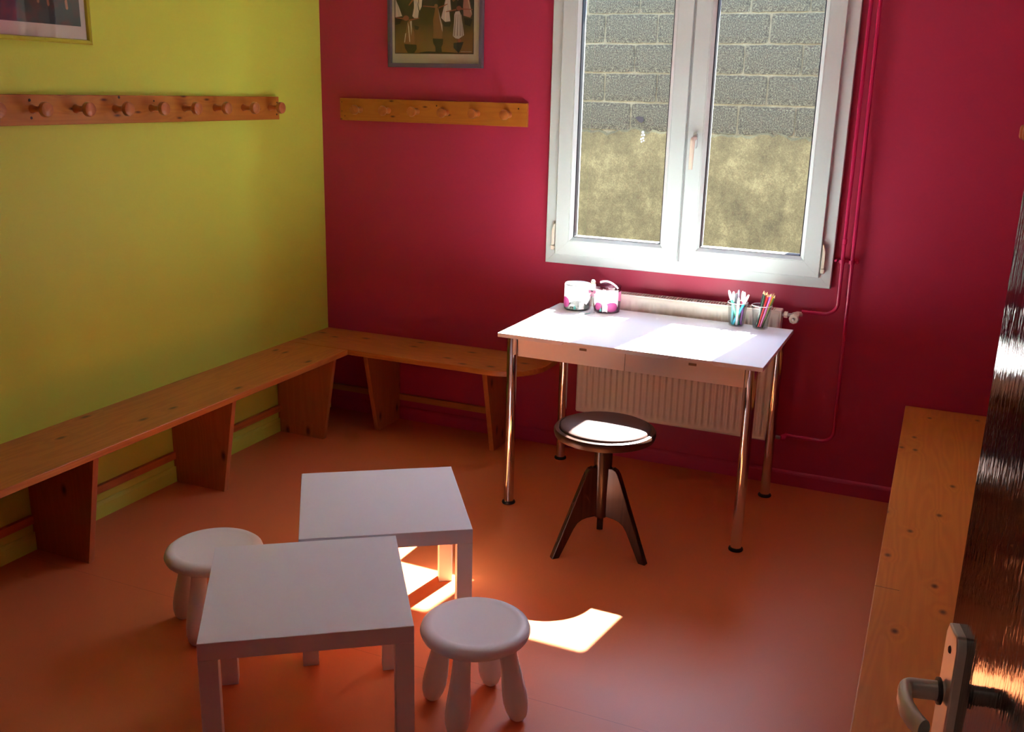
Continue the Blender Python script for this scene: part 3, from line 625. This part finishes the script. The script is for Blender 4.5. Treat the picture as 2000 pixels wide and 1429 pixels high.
# shadows first
for q in [[(415, 825), (640, 835), (645, 900), (600, 962), (480, 962), (430, 890)], [(935, 740), (1125, 745), (1115, 830), (1090, 870), (1105, 962), (985, 962), (985, 870), (945, 810)], [(1310, 805), (1485, 790), (1440, 900), (1400, 962), (1310, 880)],
          [(250, 420), (390, 440), (330, 520), (250, 530)], [(600, 540), (690, 560), (670, 610), (610, 600)], [(1110, 490), (1270, 500), (1240, 560), (1140, 560)], [(1490, 430), (1640, 450), (1600, 560), (1500, 530)]]: poly(q, 5)
poly([(850, 935), (1200, 945), (1500, 960), (700, 962), (700, 950)], 5)
# dancers: (dress outline, material), folds, arms and head
def dancer(dress, dm, folds, arms, head, fm=2):
    for a in arms: arm(*a, 4)
    poly(dress, dm)
    for f in folds: poly(f, fm)
    if head: disc(*head, 4)
dancer([(245, 160), (265, 150), (330, 280), (380, 400), (300, 410), (250, 415)], 1, [[(262, 180), (290, 300), (300, 400), (285, 402), (270, 300)], [(285, 200), (345, 330), (370, 395), (355, 398)]], [(255, 80, 365, 75, 14)], (255, 50, 26))
dancer([(640, 60), (700, 0), (735, 60), (745, 150), (735, 260), (700, 320), (680, 250), (640, 150)], 2, [[(670, 60), (690, 150), (690, 250), (670, 200)]], [], None, 7)
dancer([(590, 140), (640, 110), (660, 220), (685, 330), (670, 430), (600, 430), (565, 400), (600, 260)], 1, [[(600, 170), (625, 230), (600, 400), (590, 400)], [(650, 240), (680, 340), (672, 352)]], [(590, 140, 500, 240, 16), (590, 100, 560, 60, 12)], (578, 72, 28))
dancer([(1180, 90), (1240, 95), (1250, 200), (1265, 320), (1230, 330), (1250, 480), (1160, 490), (1085, 430), (1130, 280)], 1, [[(1190, 120), (1180, 300), (1170, 480), (1150, 480), (1160, 280)], [(1225, 120), (1240, 250), (1255, 320), (1235, 330)]], [(1190, 80, 1130, 10, 14), (1200, 80, 1300, 90, 12)], (1205, 60, 26))
dancer([(1240, 0), (1320, 0), (1345, 60), (1385, 180), (1350, 160), (1300, 195), (1255, 150)], 3, [[(1325, 0), (1350, 70), (1388, 178), (1370, 160), (1330, 60)]], [], None)
dancer([(1490, 90), (1550, 90), (1590, 200), (1630, 380), (1600, 430), (1480, 400), (1470, 250)], 6, [[(1555, 130), (1585, 250), (1625, 380), (1605, 340), (1560, 190)]], [(1500, 60, 1530, 20, 18)], (1515, 40, 40))
dancer([(480, 480), (550, 470), (560, 560), (600, 640), (600, 830), (415, 815), (430, 680)], 3, [[(482, 490), (505, 600), (525, 790), (515, 800), (495, 640)], [(435, 665), (450, 660), (425, 800), (415, 800)], [(520, 480), (556, 470), (556, 580), (540, 700), (535, 560)]], [(400, 430, 270, 420, 10), (500, 460, 680, 430, 12)], (450, 425, 52, 0, ), 1) if False else None
arm(400, 440, 260, 420, 10, 4); arm(500, 465, 690, 430, 12, 4)
poly([(480, 480), (550, 470), (560, 560), (600, 640), (605, 830), (415, 815), (432, 680)], 3)
poly([(482, 490), (505, 560), (525, 790), (512, 795), (494, 640)], 2); poly([(435, 665), (452, 655), (428, 800), (415, 800)], 2); poly([(520, 480), (556, 470), (558, 580), (545, 700), (532, 560)], 1)
disc(450, 430, 55, 4, 1, .75)
arm(1000, 270, 760, 250, 12, 4); arm(1040, 280, 1200, 225, 12, 4)
poly([(985, 260), (1040, 290), (1060, 420), (1110, 560), (1115, 640), (1100, 745), (945, 735), (950, 600), (940, 470), (970, 340)], 3)
poly([(1035, 300), (1062, 400), (1110, 540), (1115, 640), (1095, 600), (1060, 450)], 1); disc(995, 255, 34, 3)
arm(1350, 310, 1170, 340, 12, 4); arm(1430, 300, 1640, 310, 12, 4)
poly([(1340, 340), (1410, 330), (1450, 420), (1492, 690), (1440, 720), (1400, 745), (1340, 735), (1295, 700), (1315, 500), (1320, 380)], 1)
for u in (1345, 1380, 1415, 1440): poly([(u, 380), (u + 8, 380), (u + (u - 1390) * .5 + 6, 700), (u + (u - 1390) * .5 - 8, 700)], 7)
disc(1400, 290, 45, 4, 1, .8); disc(1415, 770, 28, 4)
for i in range(7): poly([(1440 + i * 28, 934), (1458 + i * 28, 934), (1458 + i * 28, 941), (1440 + i * 28, 941)], 1)
obj('print', b, None, pb_, mats=pm)
obj('glazing', bx(-.252, .252, -.0115, -.0105, .019, .641), m_pglass, pb_)

# ------------------------------------------------------------ door: glossy dark leaf standing open on the right
HG = Vector((3.4245, -4.38, 0)); U_ = Vector((-.22128466, .97520926, 0)); th = math.atan2(U_.y, U_.x)
m_door = bpy.data.materials.new('glossy_dark_door'); m_door.use_nodes = True
nt = m_door.node_tree; B_ = nt.nodes['Principled BSDF']; B_.inputs['Base Color'].default_value = (.012, .008, .007, 1); B_.inputs['Roughness'].default_value = .055; B_.inputs['Specular IOR Level'].default_value = .4
tc = nt.nodes.new('ShaderNodeTexCoord'); mp = nt.nodes.new('ShaderNodeMapping'); mp.inputs['Scale'].default_value = (170, 170, 26); nt.links.new(tc.outputs['Object'], mp.inputs[0])
nz = nt.nodes.new('ShaderNodeTexNoise'); nz.inputs['Scale'].default_value = 1; nz.inputs['Detail'].default_value = 3; nt.links.new(mp.outputs[0], nz.inputs['Vector'])
bp = nt.nodes.new('ShaderNodeBump'); bp.inputs['Strength'].default_value = .35; bp.inputs['Distance'].default_value = .0009; nt.links.new(nz.outputs['Fac'], bp.inputs['Height']); nt.links.new(bp.outputs[0], B_.inputs['Normal'])
door = struct('door_1', bx(0, .900, -.040, 0, .008, 2.05), m_door); door.location = HG; door.rotation_euler = (0, 0, th)
# door frame of reference: x along the leaf, +y is the room side (towards the left)
b = BM(); pl = [(.838, 1.0), (.884, 1.0), (.884, 1.247), (.878, 1.260), (.845, 1.260), (.838, 1.247)]
prism(b, pl, lambda p: (p[0], -.003, p[1]), lambda p: (p[0], .010, p[1]))
dp = obj('handle_plate', b, m_alu, door, bevel=.002)
obj('plate_screw', lathe(BM(), [(0, .0016), (.0035, .0014), (.0045, 0)], (.861, .010, 1.236), (Vector((1, 0, 0)), Vector((0, 0, 1)), Vector((0, 1, 0))), 14), m_dark, dp)
AY = (Vector((1, 0, 0)), Vector((0, 0, 1)), Vector((0, 1, 0)))
HZ = 1.184
obj('handle_collar', lathe(BM(), [(.0105, 0), (.0150, .001), (.0150, .004), (.0105, .005)], (.861, .0125, HZ), AY, 20, closed=True), m_rub, dp, smooth=True)
b = BM(); pts = fillet([(.861, .008, HZ), (.861, .052, HZ), (.780, .052, HZ)], .009, 8)
pts = pts[:-1] + [Vector((.838, .0550, HZ)), Vector((.818, .0560, HZ)), Vector((.800, .0525, HZ)), Vector((.784, .0455, HZ))]
tube(b, pts, [.0118] * 10 + [.0125, .013, .0125, .0115], 18, flat=(1.0, .62, (0, 0, 1)))
obj('handle', b, m_alu, door, smooth=True)
b = BM()
for z in (.25, 1.8): lathe(b, [(0, 0), (.009, 0), (.009, .09), (0, .09)], (.0, .008, z), 'Z', 14)
obj('hinge', b, m_steel, door, smooth=True)

# ------------------------------------------------------------ things on the desk
m_clear = glass('clear_plastic', (.93, .95, .95), 1.45, .02)
m_clearp = glass('pinkish_clear_plastic', (.93, .80, .86), 1.45, .02)
m_white = mat('white_print', (.85, .85, .86), .5); m_mag = mat('magenta_print', (.42, .05, .22), .5); m_pinkp = mat('pink_print', (.85, .25, .50), .5); m_teal = mat('teal_ribbon', (.08, .45, .42), .5); m_gr = mat('grey_print', (.16, .16, .17), .5)
def arc_strip(b, cx, cy, r, a0, a1, z0, z1, mi=0, n=10, low=None, high=None):
    """thin curved sheet round a tub; low/high optional edge functions of 0..1"""
    for s in range(n):
        t0, t1 = s / n, (s + 1) / n; A = [R(a0 + (a1 - a0) * t) for t in (t0, t1)]
        zl = [z0 + (low(t) if low else 0) for t in (t0, t1)]; zh = [z1 + (high(t) if high else 0) for t in (t0, t1)]
        if zh[0] - zl[0] < 1e-4 and zh[1] - zl[1] < 1e-4: continue
        P = lambda a, z, rr: (cx + rr * math.cos(a), cy + rr * math.sin(a), z)
        vs_ = [b.verts.new(P(A[0], zl[0], r)), b.verts.new(P(A[1], zl[1], r)), b.verts.new(P(A[1], zh[1], r)), b.verts.new(P(A[0], zh[0], r)),
               b.verts.new(P(A[0], zl[0], r + .0005)), b.verts.new(P(A[1], zl[1], r + .0005)), b.verts.new(P(A[1], zh[1], r + .0005)), b.verts.new(P(A[0], zh[0], r + .0005))]
        for q in [(0, 1, 2, 3), (4, 7, 6, 5), (0, 4, 5, 1), (3, 2, 6, 7), (0, 3, 7, 4), (1, 5, 6, 2)]: b.faces.new([vs_[i] for i in q]).material_index = mi
def blob(b, r, ac, zc, ra, rz, mi, n=12):
    arc_strip(b, 0, 0, r, ac - ra, ac + ra, zc, zc, mi, n, lambda t: -rz * math.sqrt(max(0, 1 - (2 * t - 1) ** 2)), lambda t: rz * math.sqrt(max(0, 1 - (2 * t - 1) ** 2)))
def tub(x, y, label, wallm):
    t = empty('craft_tub', on_desk(x, y), 0, label, 'tub', 'clear craft tubs')
    r, h = .063, .122
    obj('wall', lathe(BM(), [(0, .0), (r - .003, .0), (r, .003), (r, h), (r + .002, h + .001), (r + .002, h + .004), (r - .002, h + .004), (r - .002, .004), (0, .004)], (0, 0, 0), 'Z', 56), wallm, t, smooth=True)
    return t, r, h
t1, tr, thh = tub(1.594, -.222, 'clear tub with white print, the left one of the two on the desk', m_clear)
b = BM(); arc_strip(b, 0, 0, tr + .0006, -205, 150, .034, .121, 0, 72, lambda t: .022 * abs(math.sin(t * math.pi * 4.0)) - .004)
obj('printed_sleeve', b, m_white, t1)
obj('lid', lathe(BM(), [(0, .1235), (.058, .1235), (.0605, .122), (.0605, .1255), (.058, .127), (0, .127)], (0, 0, 0), 'Z', 48), m_white, t1, smooth=True)
b = BM(); blob(b, tr + .0014, -132, .038, 26, .026, 0); obj('print_patch', b, m_mag, t1)
b = BM(); arc_strip(b, 0, 0, tr + .0016, -62, -40, .010, .044, 0, 4); obj('barcode_label', b, m_white, t1)
b = BM()
for i in range(6): arc_strip(b, 0, 0, tr + .0022, -58 + i * 3, -57 + i * 3, .016, .036, 0, 1)
obj('barcode', b, m_gr, t1)
obj('contents', lathe(BM(), [(0, .0045), (.057, .0045), (.058, .022), (.050, .030), (.03, .027), (.01, .034), (0, .034)], (0, 0, 0), 'Z', 24), mat('grey_craft_bits', (.30, .33, .30), .7, vary=(60, .7), bump=((120, 120, 120), 1, .006)), t1)
t2, tr, thh = tub(1.7405, -.204, 'clear tub with curved white handle, the right one of the two on the desk', m_clearp)
b = BM(); arc_strip(b, 0, 0, tr + .0006, -200, -20, .036, .112, 0, 48, lambda t: .020 * abs(math.sin(t * math.pi * 3.0)) - .006)
obj('printed_sleeve', b, m_white, t2)
b = BM(); arc_strip(b, 0, 0, tr + .0006, -20, 30, .060, .102, 0, 10, lambda t: -.012 * t); obj('print_band', b, m_pinkp, t2)
b = BM(); blob(b, tr + .0012, -52, .032, 28, .022, 0); blob(b, tr + .0012, -115, .032, 18, .018, 0); obj('print_patch', b, m_mag, t2)
b = BM(); arc_strip(b, 0, 0, tr + .0016, -92, -70, .006, .060, 0, 6, lambda t: .02 * (1 - t) * t, lambda t: -.02 * t); obj('print_swoosh', b, m_white, t2)
b = BM(); hp = [Vector((-.062 + .118 * (i / 12), -.02, .118 + .030 * math.sin(math.pi * (i / 12)) ** .8)) for i in range(13)]
tube(b, hp[3:], .0042, 10); obj('carry_handle', b, m_white, t2, smooth=True)
obj('contents', lathe(BM(), [(0, .0045), (.057, .0045), (.058, .026), (.050, .032), (.03, .030), (.01, .036), (0, .036)], (0, 0, 0), 'Z', 24), mat('plum_craft_bits', (.16, .10, .13), .7, vary=(60, .7), bump=((120, 120, 120), 1, .006)), t2)
# teal droplets printed low on each tub
for t_, an in ((t1, -80), (t2, -100)):
    b = BM(); arc_strip(b, 0, 0, tr + .002, an - 6, an + 6, .009, .009, 0, 8, None, lambda t: .020 * (1 - abs(2 * t - 1))); obj('print_drop', b, m_teal, t_)
# little trinket with bow between the tubs
tk = empty('trinket', on_desk(1.690, -.278), 0, 'small white trinket with orange band and plum bow standing between the two tubs', 'trinket')
tk.scale = (1.15, 1.15, 1.13)
obj('stand', lathe(BM(), [(0, 0), (.012, 0), (.012, .003), (.004, .006), (.004, .098), (0, .098)], (0, 0, 0), 'Z', 18), m_clear, tk, smooth=True)
obj('body', lathe(BM(), [(0, .097), (.007, .099), (.010, .108), (.0105, .119), (.008, .127), (.0, .127)], (0, 0, 0), 'Z', 18), m_white, tk, smooth=True)
obj('band', lathe(BM(), [(.0083, .1265), (.0095, .129), (.0083, .1315)], (0, 0, 0), 'Z', 18, closed=True), mat('orange_band', (.8, .3, .08), .5), tk, smooth=True)
obj('cap', lathe(BM(), [(0, .1265), (.0082, .1265), (.0092, .134), (.006, .141), (0, .142)], (0, 0, 0), 'Z', 18), m_cream, tk, smooth=True)
b = BM()
for sx in (-1, 1): prism(b, [(0, .093), (sx * .014, .100), (sx * .016, .091), (sx * .012, .084)], lambda p: (p[0], -.010, p[1]), lambda p: (p[0], -.005, p[1])); prism(b, [(sx * .001, .092), (sx * .009, .073), (sx * .003, .072)], lambda p: (p[0], -.010, p[1]), lambda p: (p[0], -.006, p[1]))
lathe(b, [(0, .006), (.004, .003), (.004, -.003), (0, -.006)], (0, -.008, .092), 'Y', 10)
obj('bow', b, mat('plum_ribbon', (.16, .03, .08), .6), tk)
obj('cap_trim', lathe(BM(), [(.0090, .1335), (.0100, .1350), (.0088, .1365)], (0, 0, 0), 'Z', 18, closed=True), m_gr, tk, smooth=True)
b = BM(); prism(b, [(1.664, -.322), (1.674, -.320), (1.690, -.293), (1.680, -.292)], lambda p: (p[0], p[1], DTOP + .0005), lambda p: (p[0], p[1], DTOP + .0012)); tag(obj('ribbon', b, m_teal), 'short teal ribbon end lying on the desk in front of the tubs', 'ribbon')

# cups with pens and pencils
def cup(x, y, label):
    o = obj('cup', lathe(BM(), [(0, 0), (.032, 0), (.0335, .002), (.0455, .106), (.0445, .1075), (.0433, .106), (.0318, .006), (0, .006)], (0, 0, 0), 'Z', 48), m_clear, None, smooth=True)
    o.location = on_desk(x, y); tag(o, label, 'cup', 'clear drinking cups'); return o
c1 = cup(2.358, -.190, 'clear tapered cup packed with capped felt-tip pens')
c2 = cup(2.468, -.200, 'clear tapered cup holding a leaning bundle of coloured pencils')
# bright highlight along the clear cup rims, painted as an opaque white ring
for c in (c1, c2): obj('rim', lathe(BM(), [(.0457, .1055), (.0461, .1070), (.0450, .1085), (.0440, .1080), (.0440, .1076), (.0450, .1076)], (0, 0, 0), 'Z', 48, closed=True), mat('rim_highlight', (.8, .8, .84), .3), c, smooth=True)
def aimed(o, p0, p1):
    d = Vector(p1) - Vector(p0); o.location = p0; o.rotation_euler = d.to_track_quat('Z', 'Y').to_euler()
pcache = {}
def cm(name, c, r=.4):
    if name not in pcache: pcache[name] = mat(name, c, r)
    return pcache[name]
def pen(name, base, top, colr, colname, capw, label):
    L_ = (Vector(top) - Vector(base)).length
    o = empty('felt_pen', base, 0, label, 'pen', 'felt-tip pens in the clear cup')
    pm_ = cm('pen_' + colname, colr); cm_ = cm('pen_cap_' + capw[0], capw[1])
    obj('barrel', lathe(BM(), [(0, 0), (.0054, 0), (.0058, .002), (.0058, L_ - .045), (0, L_ - .045)], (0, 0, 0), 'Z', 14), pm_, o, smooth=True)
    obj('cap', lathe(BM(), [(0, L_ - .0455), (.0064, L_ - .0455), (.0067, L_ - .02), (.0052, L_ - .006), (.0028, L_), (0, L_)], (0, 0, 0), 'Z', 14), cm_, o, smooth=True)
    aimed(o, base, top)
WC = ('white', (.85, .86, .88)); z0 = DTOP + .0072
cx, cy = 2.358, -.190
def pl_(dx, dy, h): return (cx + dx * (1.22 if h else 1.05), cy + dy * (1.22 if h else 1.05), z0 + h)
PENS = [((.013, -.010, 0), (-.034, -.018, .155), (.05, .55, .30), 'mint_green', WC, 'mint green felt pen leaning to the left rim of the clear cup'),
        ((-.012, -.018, 0), (.040, -.014, .142), (.04, .50, .75), 'sky_blue', WC, 'sky blue felt pen leaning right at the front of the clear cup'),
        ((-.004, .004, 0), (.034, .004, .132), (.10, .50, .12), 'grass_green', WC, 'grass green felt pen leaning right behind the sky blue one'),
        ((.006, -.022, 0), (.006, -.024, .125), (.85, .86, .90), 'white', WC, 'all-white felt pen upright at the front of the clear cup'),
        ((-.018, -.004, 0), (-.018, -.006, .148), (.15, .55, .62), 'turquoise', WC, 'turquoise felt pen upright on the left side of the clear cup'),
        ((.016, .012, 0), (.012, .014, .150), (.55, .06, .10), 'red', ('clear_rose', (.75, .50, .55)), 'red felt pen with rose cap at the back of the clear cup'),
        ((-.006, .018, 0), (-.004, .024, .152), (.04, .08, .40), 'navy', ('lilac', (.62, .55, .68)), 'navy felt pen with lilac cap at the back of the clear cup'),
        ((.020, -.006, 0), (.022, -.002, .150), (.30, .08, .35), 'violet', ('lilac', (.62, .55, .68)), 'violet felt pen with lilac cap in the middle of the clear cup'),
        ((-.012, .010, 0), (-.009, .006, .140), (.02, .02, .03), 'black', ('dark_grey', (.12, .12, .14)), 'black felt pen with dark grey cap in the clear cup')]
for bs, tp, c_, n_, cp, lb_ in PENS: pen('felt_pen', pl_(*bs), pl_(*tp), c_, n_, cp, lb_)
def pencil(base, top, colr, colname, label):
    L_ = (Vector(top) - Vector(base)).length
    o = empty('pencil', base, 0, label, 'pencil', 'coloured pencils in the clear cup')
    obj('shaft', lathe(BM(), [(0, 0), (.0045, 0), (.0045, L_ - .017), (0, L_ - .017)], (0, 0, 0), 'Z', 6), cm('pencil_' + colname, colr), o)
    t_ = obj('sharpened_tip', lathe(BM(), [(0, L_ - .0172), (.0044, L_ - .0170), (.0010, L_ - .004), (0, L_ - .004)], (0, 0, 0), 'Z', 8), cm('bare_wood', (.72, .50, .28)), o)
    obj('lead', lathe(BM(), [(.0010, L_ - .0041), (0, L_)], (0, 0, 0), 'Z', 6), cm('pencil_' + colname, colr), t_)
    aimed(o, base, top)
cx, cy = 2.468, -.200
PC = [((.010, .008), .004, .006, .172, (.008, .010, .018), 'black', 'black pencil, leftmost of the leaning bundle'),
      ((.013, .002), .011, .002, .168, (.02, .06, .03), 'dark_green', 'dark green pencil second from the left in the bundle'),
      ((-.006, -.004), .018, -.004, .168, (.16, .008, .012), 'maroon', 'maroon pencil between the dark green and red ones'),
      ((-.012, -.012), .0245, -.008, .160, (.62, .02, .02), 'red', 'bright red pencil in the middle of the bundle'),
      ((-.004, -.016), .031, -.010, .161, (.05, .12, .60), 'blue', 'blue pencil just right of the red one'),
      ((-.013, -.020), .037, -.014, .164, (.85, .20, .50), 'pink', 'pink pencil just right of the blue one'),
      ((.002, -.010), .044, -.006, .163, (.85, .55, .03), 'yellow', 'yellow pencil just left of the olive one'),
      ((.008, -.018), .051, -.012, .158, (.07, .09, .02), 'olive', 'dark olive pencil, rightmost of the leaning bundle')]
for i_, ((bx_, by_), tx, ty, th_, c_, n_, lb_) in enumerate(PC):
    yo = .006 if i_ % 2 == 0 else -.006
    pencil((cx - .018 + i_ * .0040, cy + yo - .002, z0 + .0015), (cx + .004 + i_ * .0074, cy + yo * .8 - .004, z0 + th_ - .002), c_, n_, lb_)
